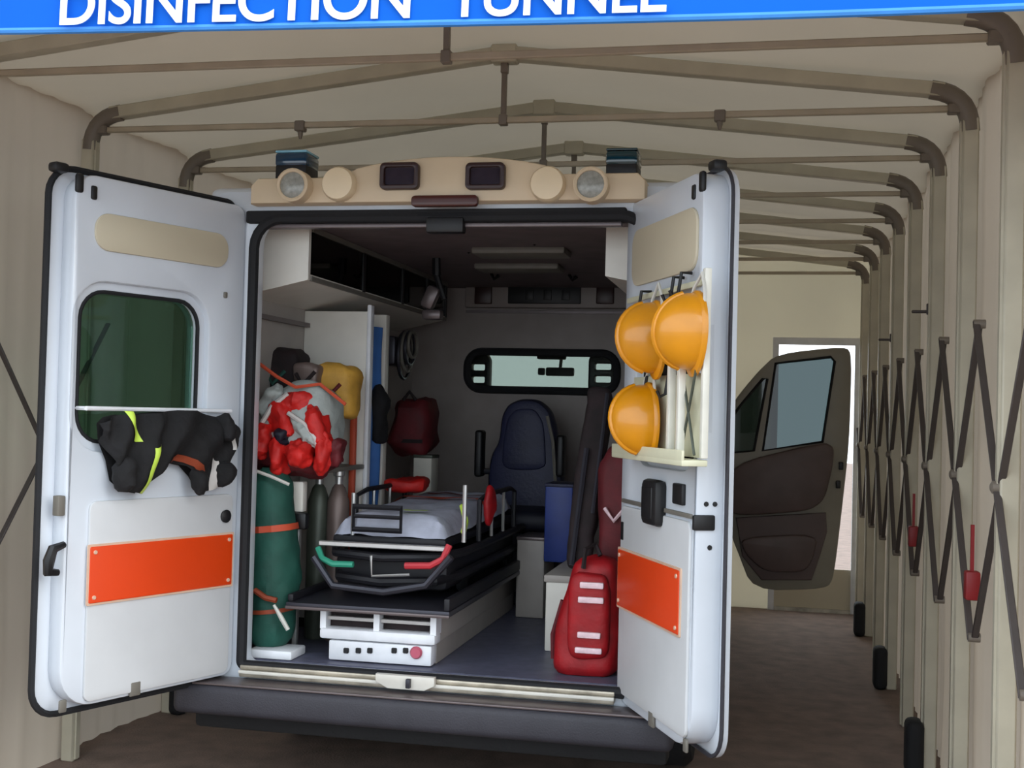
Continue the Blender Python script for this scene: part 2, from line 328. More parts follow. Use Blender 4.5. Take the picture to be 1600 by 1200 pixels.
for x, dx in ((VL+.05, .08), (VR-.05, -.08)):
    m = MB(); m.tube([(x, 9.0, 1.15), (x+dx, 8.1, 2.44)], .04, 8); m.build('windscreen_pillar', 'van_white', A)
m = MB(); m.lohi((VL+.05, 8.45, .95), (VR-.1, 8.9, 1.30), .08, 3); m.build('dashboard', 'rubber', A)
m = MB(); m.lohi((VL+.05, YR+.12, FZ-.08), (VR-.05, 7.42, FZ), 0); m.build('load_floor', 'int_floor', A)
m = MB(); m.lohi((VL+.05, 7.42, .40), (VR-.05, 8.5, .50), 0); m.build('cab_floor', 'rubber', A)
for y in (5.75, 9.05):
    for x in (VL+.13, VR-.13):
        m = MB(); m.lathe((x-.11, y, .34), (1, 0, 0), [(.20, 0), (.31, .0), (.34, .03), (.34, .19), (.31, .22), (.20, .22)], 28); ty = m.build('wheel', 'tyre', A)
        m = MB(); m.lathe((x-.10, y, .34), (1, 0, 0), [(.05, -.02), (.19, .0), (.19, .2), (.05, .22)], 20); m.build('wheel_hub', 'hub', ty)
m = MB(); m.lohi((VL+.25, 4.9, .30), (VR-.25, 9.3, .42)); m.build('chassis', 'bumper_dark', A)
m = MB(); p = at(930, 1152, 4.75); m.tube([p+V((-.02, .5, 0)), p+V((0, .05, 0)), p], .022, 10); m.build('exhaust_tip', 'steel', A)
# bumper, sill
m = MB(); m.lohi((VL+.02, YR-.16, .385), (VR-.02, YR+.04, .505), .03, 3); bmp = m.build('rear_bumper', 'bumper', A)
m = MB(); m.lohi((VL+.05, YR-.02, .30), (VR-.05, YR+.08, .40), .02, 2); m.build('valance', 'tyre', bmp)
m = MB(); m.lohi((VL+.1, YR-.15, .503), (VR-.1, YR-.02, .512), .003); m.build('step_tread', 'header', bmp)
m = MB(); m.lohi((-2.06, YR-.05, .52), (-.56, YR+.12, .548), .006); m.lohi((-2.06, YR-.04, .548), (-.56, YR-.015, .566), .004); m.build('sill_plate', 'sill_metal', A)
m = MB(); m.lohi((-2.06, YR-.055, .535), (-.56, YR-.04, .548), .003); m.build('sill_strip', 'sill_white', A)
pl, pr = at(588, 1062, YR-.06), at(680, 1068, YR-.06)
m = MB(); m.plate([[(pl.x, .578), (pr.x, .578), (pr.x-.0, .545), (pr.x-.04, .525), (pl.x+.05, .525), (pl.x, .55)]], .03, .004, (0, YR-.06, 0), *ZX); sp = m.build('striker_plate', 'sill_white', A)
m = MB(); m.box((pr.x-.10, YR-.085, .552), (.018, .02, .035), .003); m.build('striker', 'dark_steel', sp)
# interior lining
m = MB(); m.lohi((VL+.055, YR+.12, FZ), (VL+.10, 7.40, 2.40)); m.build('lining_panel', 'int_wall', A)
m = MB(); m.lohi((VR-.10, YR+.12, FZ), (VR-.055, 7.30, 2.40)); m.build('lining_panel', 'int_wall', A)
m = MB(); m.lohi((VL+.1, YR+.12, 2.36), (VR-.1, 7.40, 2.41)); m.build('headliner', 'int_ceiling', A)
YK = 7.34
wa, wb_ = at(731, 549, YK), at(963, 613, YK)
bw = rrect(wa.x, wb_.z, wb_.x, wa.z, .09)
m = MB(); m.plate([[(VL+.1, FZ), (VR-.1, FZ), (VR-.1, 2.37), (VL+.1, 2.37)], bw], .05, 0, (0, YK+.03, 0), *ZX); m.build('bulkhead', 'bulkhead', A)
m = MB(); m.tube([V((a, YK-.005, b)) for a, b in bw], .024, 8, True); m.build('bulkhead_window_seal', 'rubber', A)
m = MB(); m.plate([bw], .006, 0, (0, YK+.03, 0), *ZX); m.build('bulkhead_glass', 'clear_glass', A)
# cab seats with slotted headrests, mirror
for xa, xb in ((733, 768), (922, 966)):
    p, q = at(xa, 556, 7.75), at(xb, 612, 7.75); cx = (p.x+q.x)/2; hw2 = abs(q.x-p.x)/2
    m = MB(); m.lohi((cx-.24, 7.66, .95), (cx+.24, 7.80, 1.62), .06, 3); m.lohi((cx-.24, 7.72, .8), (cx+.24, 8.2, .97), .05, 3); cs = m.build('cab_seat', 'seatgrey', A)
    m = MB(); slots = [rrect(cx-hw2*.55, z-.02, cx+hw2*.55, z+.02, .01) for z in (q.z+.075, q.z+.155)]
    m.plate([rrect(cx-hw2, q.z-.03, cx+hw2, p.z+.02, .06)] + slots, .07, .01, (0, 7.72, 0), *ZX); m.build('headrest', 'black', cs)
p = at(875, 581, 8.35)
m = MB(); m.box(p, (.20, .03, .06), .012, 2); m.tube([p, p+V((0, .05, .12))], .012, 6); m.box(p+V((-.13, 0, 0)), (.05, .03, .05), .01); m.build('rear_view_mirror', 'black', A)
p = at(862, 556, 8.3); m = MB(); m.box(p, (.20, .05, .05), .01); m.build('cab_console', 'rubber', A)
# console over the bulkhead window
pa, pb = at(740, 446, YK-.04), at(962, 477, YK-.04)
m = MB(); m.lohi((pa.x-.05, YK-.05, pb.z-.02), (pb.x+.25, YK, pa.z+.02), .01); co = m.build('console_panel', 'bulkhead', A)
for xa, xb in ((742, 768), (932, 959)):
    p, q = at(xa, 447, YK-.06), at(xb, 475, YK-.06); m = MB(); m.lohi((p.x, YK-.07, q.z), (q.x, YK-.04, p.z), .008); m.build('speaker_grille', 'lens_frame', co)
p, q = at(794, 447, YK-.06), at(907, 475, YK-.06); m = MB(); m.lohi((p.x, YK-.065, q.z), (q.x, YK-.04, p.z), .006)
for k in (.3, .55, .8): m.box((p.x+(q.x-p.x)*k, YK-.068, (p.z+q.z)/2), (.05, .01, .06), .003)
m.build('control_panel', 'black', co)
m = MB(); m.lohi((pa.x-.05, YK-.02, pb.z-.05), (pb.x+.25, YK, pb.z-.035)); m.build('cable_trim', 'header', co)
# ceiling rail, lamps, hooks
for px, py, Y in ((815, 395, 5.6), (812, 415, 6.2)):
    p = at(px, py, Y); m = MB(); m.lohi((p.x-.22, Y-.1, 2.33), (p.x+.22, Y+.1, 2.365), .012); m.build('ceiling_lamp', 'grey_plastic', A)
for px, py in ((830, 372), (728, 385), (862, 392), (890, 430), (768, 428)):
    Y = 5.4 + (py-370)*.02; p = at(px, py, Y); m = MB(); m.tube([(p.x, Y, 2.37), (p.x, Y, p.z), (p.x+.02, Y-.02, p.z-.03), (p.x+.04, Y, p.z-.01)], .010, 6); m.build('ceiling_hook', 'black', A)
# roof light unit
YU = YR-.07
def ptx(px, py, Y=YU): return at(px, py, Y)
ul, ur = ptx(390, 320).x, ptx(1008, 320).x
zb_, zs, zt = 2.405, ptx(420, 278).z, ptx(690, 244).z
prof = [(ul, zb_), (ur, zb_), (ur, zs-.03), (ur-.03, zs)]
xa, xb = ptx(530, 262).x, ptx(880, 262).x
for k in range(13):
    t = k/12; x = xb + (xa-xb)*t; prof.append((x, zs + (zt-zs)*sin(pi*t)**.55 if 0 < k < 12 else zs))
prof += [(ul+.03, zs), (ul, zs-.03)]
m = MB(); m.plate([prof], .42, .012, (0, YU+.21, 0), *ZX); un = m.build('roof_light_unit', 'unit_beige', A)
def disc(px, py, r, depth, name, mt, prof=None, par=None):
    p = ptx(px, py); m = MB(); m.lathe(p+V((0, .01, 0)), (0, -1, 0), prof or [(r, 0), (r, depth*.7), (r*.9, depth), (r*.5, depth*1.08)], 24); return m.build(name, mt, par or un)
for px, py in ((465, 293), (926, 292)):
    s = disc(px, py, .064, .07, 'spot_lamp', 'unit_beige', [(.066, 0), (.066, .07), (.060, .075), (.052, .07), (.05, .055)])
    p = ptx(px, py)
    m = MB(); m.lathe(p+V((0, -.045, 0)), (0, -1, 0), [(.051, 0), (.051, .008), (.03, .014), (.01, .016)], 24); m.build('lens', 'lens_clear', s)
for px, py in ((532, 289), (857, 289)): disc(px, py, .068, .05, 'round_lamp_cap', 'lamp_beige')
for px0, px1 in ((597, 656), (730, 790)):
    a, b = ptx(px0, 256), ptx(px1, 297)
    m = MB(); m.plate([rrect(a.x, b.z, b.x, a.z, .02), rrect(a.x+.018, b.z+.018, b.x-.018, a.z-.018, .01)], .035, .004, (0, YU-.012, 0), *ZX); fl = m.build('flasher', 'lens_frame', un)
    m = MB(); m.lohi((a.x+.012, YU-.012, b.z+.012), (b.x-.012, YU+.0, a.z-.012)); m.build('lens', 'lens_dark', fl)
a, b = ptx(645, 307), ptx(748, 323)
m = MB(); m.plate([rrect(a.x, b.z, b.x, a.z, .015)], .03, .005, (0, YU-.01, 0), *ZX); m.build('brake_lamp', 'brake_red', un)
for (x0, y0, x1, y1), mt in (((436, 241, 484, 279), 'beacon_blue'), ((949, 238, 997, 279), 'beacon_teal')):
    a, b = ptx(x0, y0, YU+.12), ptx(x1, y1, YU+.12); zt_ = a.z-.012
    m = MB(); m.lohi((a.x, YU+.08, min(b.z, zs)), (b.x, YU+.22, a.z-.045), .012); bc = m.build('beacon', 'black', un)
    m = MB(); m.lohi((a.x-.002, YU+.078, a.z-.06), (b.x+.002, YU+.222, a.z), .015); m.build('beacon_lens', mt, bc)
    m = MB(); m.lohi((a.x+.0, YU+.08, a.z-.002), (b.x-.0, YU+.22, a.z+.008), .004); m.build('beacon_cap', 'beacon_top' if mt == 'beacon_blue' else 'beacon_teal', bc)

# ---------------------------------------------------------------- rear doors
class Door:
    def __init__(s, H, d, sg):
        s.H = V((*H, 0)); s.d = V((*d, 0)).normalized(); s.n = V((-s.d.y, s.d.x, 0))*sg     # n: inner side
    def P(s, u, z, off=0): return s.H + s.d*u + s.n*off + EZ*z
    def px(s, x, y, off=0):
        r = ray(x, y); O = s.H + s.n*off - CAM; t = O.dot(s.n)/r.dot(s.n); p = CAM + r*t; return ((p-s.H).dot(s.d), p.z)
    def plate(s, m, loops, t, bev, off): return m.plate(loops, t, bev, s.P(0, 0, off), s.d, EZ, s.n)
    def box(s, m, u0, u1, z0, z1, o0, o1, bev=.004):
        M = Matrix((s.d, s.n, EZ)).transposed(); return m.box(s.P((u0+u1)/2, (z0+z1)/2, (o0+o1)/2), (abs(u1-u0), abs(o1-o0), abs(z1-z0)), bev, 2, M)
LD = Door((-2.115, 4.60), (-.37, -.93), 1)
RD = Door((-.555, 4.665), (.43, -.903), -1)
def rear_door(D, W, lab, win, up, lo, orr, glassm, thick=.075, hang=.075):
    wl = rrect(*win, .10); wl2 = rrect(win[0]-.035, win[1]-.035, win[2]+.035, win[3]+.035, .13)
    outl = rrect(-.02, .49, W-.018, 2.42, [.10, .05, .06, .10])
    inn = rrect(-.015, .52, W-hang, 2.405, [.09, .05, .05, .14])
    m = MB(); D.plate(m, [outl, wl], .022, .004, -thick); d = m.build('rear_door', 'van_white', AMB, lab)
    m = MB(); D.plate(m, [inn, wl2], thick, .012, -thick/2+.005); m.build('inner_shell', 'van_white', d)
    m = MB(); D.plate(m, [rrect(win[0]-.045, win[1]-.045, win[2]+.045, win[3]+.045, .14), wl], .03, .006, -.035); m.build('window_surround', 'van_white', d)
    m = MB(); m.tube([D.P(a, b, -.022) for a, b in wl], .008, 6, True); m.build('window_seal', 'rubber', d)
    m = MB(); D.plate(m, [wl], .006, 0, -.05); m.build('window_glass', glassm, d)
    m = MB(); m.tube([D.P(a, b, -thick+.018) for a, b in rrect(-.012, .498, W-.008, 2.422, [.10, .05, .06, .10])], .012 if hang > .06 else .007, 6, True); m.build('edge_seal', 'rubber' if hang > .06 else 'bumper', d)
    m = MB(); D.plate(m, [rrect(*up, .06)], .012, .004, .010); m.build('upper_panel', 'card_beige', d)
    m = MB(); D.plate(m, [rrect(*lo, .03)], .014, .005, .010); m.build('lower_panel', 'door_trim', d)
    m = MB(); D.plate(m, [rrect(*orr, .006)], .008, .002, .022); o = m.build('reflector_panel', 'orange', d, 'bright orange panel')
    m = MB()
    for u in (orr[0]+.02, orr[2]-.02):
        for z in (orr[1]+.02, orr[3]-.02): m = MB(); m.lathe(D.P(u, z, .026), D.n, [(.008, 0), (.007, .004)], 8); m.build('screw', 'screw', o)
    e = .008; m = MB(); D.plate(m, [rrect(orr[0]-e, orr[1]-e, orr[2]+e, orr[3]+e, .006), rrect(*orr, .006)], .006, 0, .020); m.build('panel_edging', 'screw', o)
    # hinges, latches, check strap
    for z in (.75, 1.45, 2.2):
        m = MB(); m.lathe(D.P(-.015, z-.05, -.02), EZ, [(.016, 0), (.016, .1)], 10); D.box(m, -.015, .03, z-.04, z+.04, -.03, -.015); m.build('hinge', 'van_white', d)
    m = MB(); D.box(m, W-hang-.03, W-hang-.0, 2.33, 2.40, -.01, .012, .01); D.box(m, W-hang-.085, W-hang-.06, 2.315, 2.365, .0, .014, .008); m.build('top_latch', 'black', d)
    m = MB(); D.box(m, W-.06, W-.0, 2.395, 2.43, -.06, -.01, .012); m.build('corner_cap', 'black', d)
    m = MB(); D.box(m, W-.105, W-.075, .515, .56, .0, .012, .006); D.box(m, W-.42, W-.37, .52, .575, .005, .018, .006); m.build('bottom_catch', 'grey_plastic', d)
    return d
ld = rear_door(LD, .87, 'left rear door with black jacket hung across its window', (.20, 1.455, .745, 1.995), (.085, 2.14, .715, 2.275), (.02, .535, .70, 1.245), (.025, .885, .70, 1.085), 'door_glass')
m = MB(); u, z = LD.px(347, 806); m.lathe(LD.P(u, z, .015), LD.n, [(.024, 0), (.026, .01), (.015, .016)], 16); m.build('knob', 'black', ld)
u, z = LD.px(88, 872)
m = MB(); m.tube([LD.P(.80, 1.10, .01), LD.P(.85, 1.09, .02), LD.P(.865, 1.05, .02), LD.P(.86, 1.01, .01), LD.P(.82, 1.005, .01)], [.012, .018, .02, .018, .012], 8); m.build('release_handle', 'black', ld)
m = MB(); LD.box(m, .80, .83, 1.20, 1.27, -.02, .012); m.build('lock_plate', 'grey_plastic', ld)
m = MB(); u, z = LD.px(350, 461); LD.box(m, u-.008, u+.008, z-.012, z+.012, .0, .014, .004); m.build('clip', 'grey_plastic', ld)
m = MB(); m.tube([LD.P(LD.px(126, 641)[0], 1.575, .03), LD.P(.06, 1.575, .03)], .008, 8)
for u in (.745, .065): m.tube([LD.P(u, 1.575, -.02 if u > .5 else .0), LD.P(u, 1.575, .03)], .008, 6)
m.build('coat_rail', 'frame_white', ld)
rd = rear_door(RD, .795, 'right rear door carrying yellow helmets', (.16, 1.455, .70, 1.995), (.08, 2.08, .72, 2.29), (.03, .56, .72, 1.26), (.03, .885, .66, 1.095), 'door_glass', .10, .05)
u, z = RD.px(1032, 785)
m = MB(); RD.box(m, u-.075, u+.075, z-.08, z+.08, .0, .05, .02); RD.box(m, u-.05, u+.05, z-.055, z+.055, .045, .055, .01); m.build('pull_handle', 'black', rd)
u, z = RD.px(1066, 772)
m = MB(); RD.box(m, u-.045, u+.045, z-.035, z+.035, .0, .02, .006); m.build('lock_box', 'black', rd)
m = MB(); RD.box(m, .02, .72, 1.27, 1.285, .0, .014, .003); m.build('moulding', 'grey_plastic', rd)
m = MB(); RD.box(m, .035, .065, 1.13, 1.20, .01, .02, .006); m.build('finger_slot', 'black', rd)
m = MB()
for o, z in ((-.03, 1.32), (-.06, 1.32), (-.045, 1.18)): m = MB(); m.lathe(RD.P(.744, z, o), RD.d, [(.009, 0), (.008, .004)], 8); m.build('edge_bolt', 'black', rd)
m = MB(); RD.box(m, .735, .755, 1.235, 1.285, -.06, .015, .006); m.build('edge_lock', 'black', rd)

# ---------------------------------------------------------------- cab door (open)
YC = 8.22
def cp(*pts): return [(at(x, y, YC).x, at(x, y, YC).z) for x, y in pts]
out = cp((1176, 922), (1292, 920), (1303, 900), (1316, 790), (1327, 690), (1331, 556), (1322, 541), (1214, 553), (1185, 580), (1150, 622), (1128, 660), (1128, 800), (1150, 855))
win = cp((1192, 704), (1212, 568), (1298, 558), (1304, 565), (1285, 690))
qwin = cp((1136, 708), (1136, 662), (1160, 630), (1192, 592), (1199, 592), (1178, 704))
m = MB(); m.plate([chai(out), win, qwin], .05, .01, (0, YC, 0), *ZX); cdo = m.build('cab_door', 'door_grey', A, 'open front cab door seen from inside')
m = MB(); m.plate([win], .006, 0, (0, YC+.005, 0), *ZX); m.plate([qwin], .006, 0, (0, YC+.005, 0), *ZX); m.build('window_glass', 'cab_glass', cdo)
m = MB(); m.tube([V((a, YC-.022, b)) for a, b in win], .010, 6, True); m.tube([V((a, YC-.022, b)) for a, b in qwin], .010, 6, True); m.build('window_seal', 'rubber', cdo)
m = MB(); m.plate([chai(cp((1140, 725), (1285, 690), (1303, 698), (1300, 730), (1288, 780), (1262, 798), (1150, 805), (1136, 790)))], .09, .025, (0, YC-.05, 0), *ZX); m.build('armrest_panel', 'armrest_brown', cdo)
m = MB(); m.plate([cp((1150, 808), (1290, 800), (1292, 830), (1280, 870), (1268, 905), (1190, 905), (1160, 868))], .04, .012, (0, YC-.035, 0), *ZX); m.build('lower_trim', 'pocket_brown', cdo)
m = MB(); m.plate([chai(cp((1155, 838), (1278, 832), (1270, 872), (1256, 892), (1196, 892), (1166, 866)))], .06, .02, (0, YC-.06, 0), *ZX); m.build('door_pocket', 'armrest_brown', cdo)
m = MB(); p = at(1314, 728, YC-.03); m.box(p, (.03, .03, .05), .006); m.build('door_lock', 'black', cdo); m = MB(); m.box(p-V((.015, 0, .12)), (.03, .03, .05), .006); m.build('door_lock', 'black', cdo)

# ================================================================ interior fittings
XLW = VL+.10      # lining face, left
# overhead locker, left
T = thing('overhead_locker', 'long white overhead locker with dark glass doors along the van ceiling', 'locker', (-2.05, 5.9, 2.1))
XF = -1.912
m = MB(); pr_ = [(XLW, 2.06), (XF, 2.13), (XF, 2.155), (XLW, 2.09)]
m.add([(x, y, z) for y in (4.83, 7.0) for x, z in ((XLW, 2.065), (XF, 2.135), (XF, 2.155), (XLW, 2.085))], [(0, 1, 2, 3), (7, 6, 5, 4), (0, 4, 5, 1), (1, 5, 6, 2), (2, 6, 7, 3), (3, 7, 4, 0)]); m.build('base_panel', 'int_white', T)
m = MB(); m.add([(x, y, z) for y in (4.81, 4.835) for x, z in ((XLW, 2.06), (XF, 2.13), (XF, 2.355), (XLW, 2.355))], [(3, 2, 1, 0), (4, 5, 6, 7), (0, 1, 5, 4), (1, 2, 6, 5), (2, 3, 7, 6), (3, 0, 4, 7)]); m.build('end_panel', 'int_white', T)
m = MB(); m.lohi((XF-.01, 4.84, 2.335), (XF+.008, 7.0, 2.357)); m.lohi((XF-.01, 4.84, 2.13), (XF+.006, 7.0, 2.148)); m.build('door_track', 'grey_plastic', T)
for a, b in ((4.85, 5.50), (5.56, 6.12), (6.18, 6.58), (6.63, 6.98)):
    m = MB(); m.lohi((XF-.006, a, 2.15), (XF-.001, b, 2.335)); dd = m.build('glass_door', 'dark_glass', T)
    m = MB(); m.lohi((XF-.012, b, 2.15), (XF+.004, b+.035, 2.335)); m.build('door_edge', 'black', dd)
m = MB(); m.lohi((XLW+.01, 4.86, 2.12), (XLW+.02, 6.98, 2.35)); m.build('back_panel', 'bag_black', T)
# overhead locker, right
a, b = at(948, 372, 4.95), at(996, 452, 4.95)
T = thing('overhead_locker', 'short white overhead locker above the helmets side of the opening', 'locker', (-.52, 5.6, 2.1))
m = MB(); m.add([(x, y, z) for y in (4.93, 6.6) for x, z in ((a.x, 2.36), (a.x, at(948, 432, 4.95).z), (-.42, at(998, 453, 4.95).z), (-.42, 2.36))], [(0, 1, 2, 3), (7, 6, 5, 4), (0, 4, 5, 1), (1, 5, 6, 2), (2, 6, 7, 3), (3, 7, 4, 0)]); bdy = m.build('body', 'int_white', T)
m = MB(); m.lohi((a.x-.01, 5.0, 2.17), (a.x, 6.55, 2.33), .003); m.build('door', 'grey_plastic', T)
# tall cabinet on the left wall: compartment with shelf, partitions
T = thing('wall_cabinet', 'tall white open cabinet with partitions behind the green bag', 'cabinet', (-2.05, 5.3, FZ))
YP = 5.53
m = MB(); m.lohi((XLW, YP, FZ), (-1.885, YP+.03, 2.06), .004); pt = m.build('partition', 'int_white', T)
m = MB(); m.lohi((-1.892, YP-.008, FZ), (-1.872, YP+.04, 2.09), .004); m.build('edge_strip', 'frame_white', pt)
m = MB(); m.lohi((XLW, 5.84, FZ), (-1.90, 5.90, 2.07), .004); m.build('partition', 'int_white', T)
m = MB(); m.lohi((XLW, 4.95, 1.315), (-1.885, YP, 1.335), .004); m.build('shelf', 'grey_plastic', T)
m = MB(); m.lohi((XLW, YP+.03, .98), (-1.885, 7.2, 1.02), .004); m.build('counter', 'int_white', T)
m = MB(); m.lohi((XLW+.02, 6.33, FZ), (-1.9, 7.2, .98), .006); m.build('lower_cupboard', 'int_wall', T)
m = MB(); m.lohi((XLW+.002, 4.85, 1.98), (XLW+.03, YP, 2.0)); m.build('wall_trim', 'header', T)
# blue drape on the partition side + dark jacket
m = MB()
def drape(a, b):
    y = 5.585 + a*.20; return V((-1.91 + .015*sin(a*9) + .02*noise.noise((a*4, b*3, 1)), y, 1.02+.98*b))
m.grid(drape, 24, 14); m.grid(lambda a, b: drape(a, b)-V((.02, 0, 0)), 24, 14)
tag(m.build('hanging_coverall', 'blue_light'), 'blue cloth coverall hanging beside the white partition', 'clothing')
m = MB(); m.ell(at(592, 648, 5.74), (.05, .06, .15), amp=.03, fr=9); tag(m.build('dark_pouch', 'jacket'), 'dark soft pouch hanging on the blue coverall', 'pouch')
# hoses on wall, maroon bag, small boxes
T = thing('hose_set', 'coiled grey hoses and regulator on the inner wall above the maroon bag', 'hose', at(635, 560, 6.5))
c = at(636, 556, 6.55); X0 = c.x
for k in range(4):
    m = MB(); m.tube([V((X0 + .015*k, 6.5 + .12*cos(t)*(1-.1*k), c.z + .02*k + .13*sin(t)*(1-.15*k))) for t in [2*pi*j/20 for j in range(20)]], .010, 6, True); m.build('hose_coil', 'grey_plastic' if k % 2 else 'dark_steel', T)
m = MB(); m.lohi((X0-.2, 6.36, c.z-.06), (X0-.01, 6.6, c.z+.1), .02); m.build('regulator', 'dark_steel', T)
b0, b1 = at(618, 622, 6.45), at(668, 712, 6.45)
T = thing('medical_bag', 'maroon medical bag standing on the counter by the hoses', 'bag', (b0.x+.1, 6.5, 1.26))
m = MB(); m.ell(((b0.x+b1.x)/2, 6.52, (b0.z+b1.z)/2), (.105, .16, (b0.z-b1.z)/2), None, .5, .5, amp=.03, fr=8); m.build('body', 'bag_maroon', T)
m = MB(); m.lohi((b0.x+.02, 6.36, 1.42), (b1.x-.01, 6.38, 1.44)); m.build('strap', 'bag_black', T); m = MB(); m.tube([at(630, 625, 6.4), at(640, 612, 6.4), at(650, 625, 6.4)], .01, 6); m.build('handle', 'bag_black', T)
def simple_box(name, p0, p1, Y, dy, mt, lab, cat, lid=None, base=None):
    a, b = at(*p0, Y), at(*p1, Y); z0 = b.z if base is None else base
    T = thing(name, lab, cat, ((a.x+b.x)/2, Y+dy/2, z0)); m = MB(); m.lohi((a.x, Y, z0), (b.x, Y+dy, a.z), .008); m.build('body', mt, T)
    m = MB(); m.lohi((a.x-.003, Y-.003, a.z-.012), (b.x+.003, Y+dy+.003, a.z+.006), .004); m.build('lid', lid or mt, T); return T
simple_box('storage_box', (646, 712), (674, 744), 6.4, .14, 'paper', 'small pale box below the maroon bag on the counter', 'box', 'olive', 1.121)
m = MB(); m.lohi((at(640, 744, 6.28).x, 6.36, 1.021), (-1.9, 6.6, 1.12), .01); tag(m.build('supply_tray', 'grey_plastic'), 'grey supply tray on the counter under the small pale box', 'tray')
# hanging monitor arm
T = thing('monitor_arm', 'dark articulated arm with a small instrument hanging from the van ceiling', 'monitor arm', at(684, 470, 5.9))
Y = 5.9; p1, p2, p3 = at(683, 360, Y), at(682, 430, Y), at(694, 468, Y); p1.z = 2.36
m = MB(); m.tube([p1, p2], .022, 8); m.tube([p2, p3], .016, 8); m.build('arm', 'black', T)
m = MB(); m.box(at(673, 465, Y), (.07, .06, .12), .02, 2, Matrix.Rotation(.4, 3, 'Y')); m.box(at(676, 492, Y), (.10, .07, .05), .015); m.build('instrument', 'header', T)

# rescue bag red / grey on shelf
c = at(474, 664, 5.02)
T = thing('rescue_bag', 'bulging red and silver-grey rescue bag stuffed above the green roll', 'bag', (c.x, 5.05, 1.2))
Rb = (.175, .17, .185)
m = MB(); m.ell(c, Rb, None, .75, .8, 36, 20, amp=.03, fr=7); m.build('body', 'bag_grey', T)
def lump(px, py, Y, rx, rz, mt, nm, rot=0, ry=.06, seed=0):
    m = MB(); m.ell(at(px, py, Y), (rx, ry, rz), Matrix.Rotation(rot, 3, 'Y'), .75, .85, 34, 22, amp=.024, fr=19, seed=seed); return m.build(nm, mt, T)
m = MB(); m.ell(at(468, 712, 5.0), (.17, .14, .09), None, .7, .8, 30, 14, amp=.03, fr=9); m.build('lower_body', 'bag_maroon', T)
lump(468, 630, 4.90, .070, .050, 'bag_red', 'top_flap', .1)
lump(446, 655, 4.88, .060, .085, 'bag_red', 'side_panel', -.5)
lump(500, 672, 4.87, .040, .115, 'bag_red', 'side_panel', -.4)
lump(480, 678, 4.85, .028, .075, 'bag_grey', 'grey_panel', -.75, .05)
lump(470, 708, 4.85, .062, .058, 'bag_red', 'front_pouch', 0, .08)
lump(411, 690, 4.86, .040, .075, 'bag_red', 'front_pouch', .1)
lump(438, 712, 4.84, .030, .075, 'bag_red', 'front_pouch', -.1)
lump(507, 708, 4.86, .036, .088, 'bag_red', 'front_pouch', .1)
lump(526, 708, 4.90, .030, .070, 'bag_maroon', 'end_pouch', .1)
lump(426, 628, 4.90, .035, .080, 'bag_grey', 'grey_panel', .5, .05)
lump(446, 684, 4.855, .024, .034, 'navy_dark', 'mesh_pocket', 0)
m = MB(); m.tube([at(450, 645, 4.82), at(475, 662, 4.82), at(492, 685, 4.81), at(500, 708, 4.82)], .010, 6); m.tube([at(410, 660, 4.84), at(425, 635, 4.84), at(450, 615, 4.86)], .011, 6); m.build('reflective_piping', 'silver', T)
m = MB(); m.tube([at(405, 568, 4.86), at(432, 588, 4.86), at(462, 605, 4.86), at(500, 600, 4.9), at(540, 632, 4.92)], .008, 6); m.build('carry_strap', 'strap_orange', T)
def softbag(nm, p0, p1, Y, dy, mt, lab, amp=.02, e=.45, cat='bag', strap=None):
    a, b = at(*p0, Y), at(*p1, Y); c = V(((a.x+b.x)/2, Y+dy/2, (a.z+b.z)/2)); T = thing(nm, lab, cat, (c.x, c.y, b.z))
    m = MB(); m.ell(c, (abs(b.x-a.x)/2, dy/2, (a.z-b.z)/2), None, e, e, 28, 16, amp=amp, fr=9); m.build('body', mt, T)
    if strap: m = MB(); m.tube([c+V((-.04, -dy/2, .02)), c+V((0, -dy/2-.02, -.03)), c+V((.05, -dy/2, .03))], .009, 6); m.build('strap', strap, T)
    return T
softbag('yellow_bag', (482, 566), (548, 655), 5.18, .16, 'bag_yellow', 'mustard yellow soft bag wedged behind the red rescue bag', strap='bag_maroon')
softbag('black_bag', (396, 540), (462, 640), 5.15, .2, 'bag_black', 'black soft bag in the rear corner above the red rescue bag', strap='bag_green')
softbag('brown_pouch', (458, 570), (493, 612), 5.12, .08, 'bronze', 'small brown pouch between the black bag and the yellow bag', strap='bag_black')
# orange pole, cylinders, white post
m = MB(); p = at(551, 640, 5.45); m.box((p.x, 5.47, (FZ+p.z)/2), (.03, .03, p.z-FZ), .008); tag(m.build('orange_splint', 'strap_orange'), 'upright orange splint against the white partition', 'splint')
for px, mt, lab in ((493, 'olive', 'olive grey oxygen cylinder standing beside the green roll'), (524, 'bronze', 'brownish grey oxygen cylinder standing nearest the white partition')):
    p = at(px, 742, 5.2); T = thing('oxygen_cylinder', lab, 'cylinder', (p.x, 5.25, FZ))
    m = MB(); m.lathe((p.x, 5.25, FZ), EZ, [(.045, 0), (.05, .01), (.05, p.z-FZ-.12), (.03, p.z-FZ-.06), (.015, p.z-FZ-.04)], 18); m.build('tank', mt, T)
    m = MB(); m.lathe((p.x, 5.25, p.z-.05), EZ, [(.018, 0), (.018, .04), (.026, .045), (.026, .065)], 10); m.build('valve', 'steel', T)
T = thing('white_bracket', 'white upright bracket post between green roll and cylinders', 'bracket', at(464, 860, 4.95))
m = MB(); a = at(456, 752, 4.95); b = at(474, 800, 4.95); m.lohi((a.x, 4.94, b.z), (b.x, 4.99, a.z), .005); m.build('head', 'int_white', T)
m = MB(); m.lohi((a.x+.02, 4.95, FZ), (a.x+.04, 4.98, b.z), .003); m.build('stem', 'steel', T)
m = MB(); c = at(470, 812, 4.93); m.lohi(c-V((.03, .02, .04)), c+V((.03, .03, .03)), .01); m.build('clamp', 'black', T)
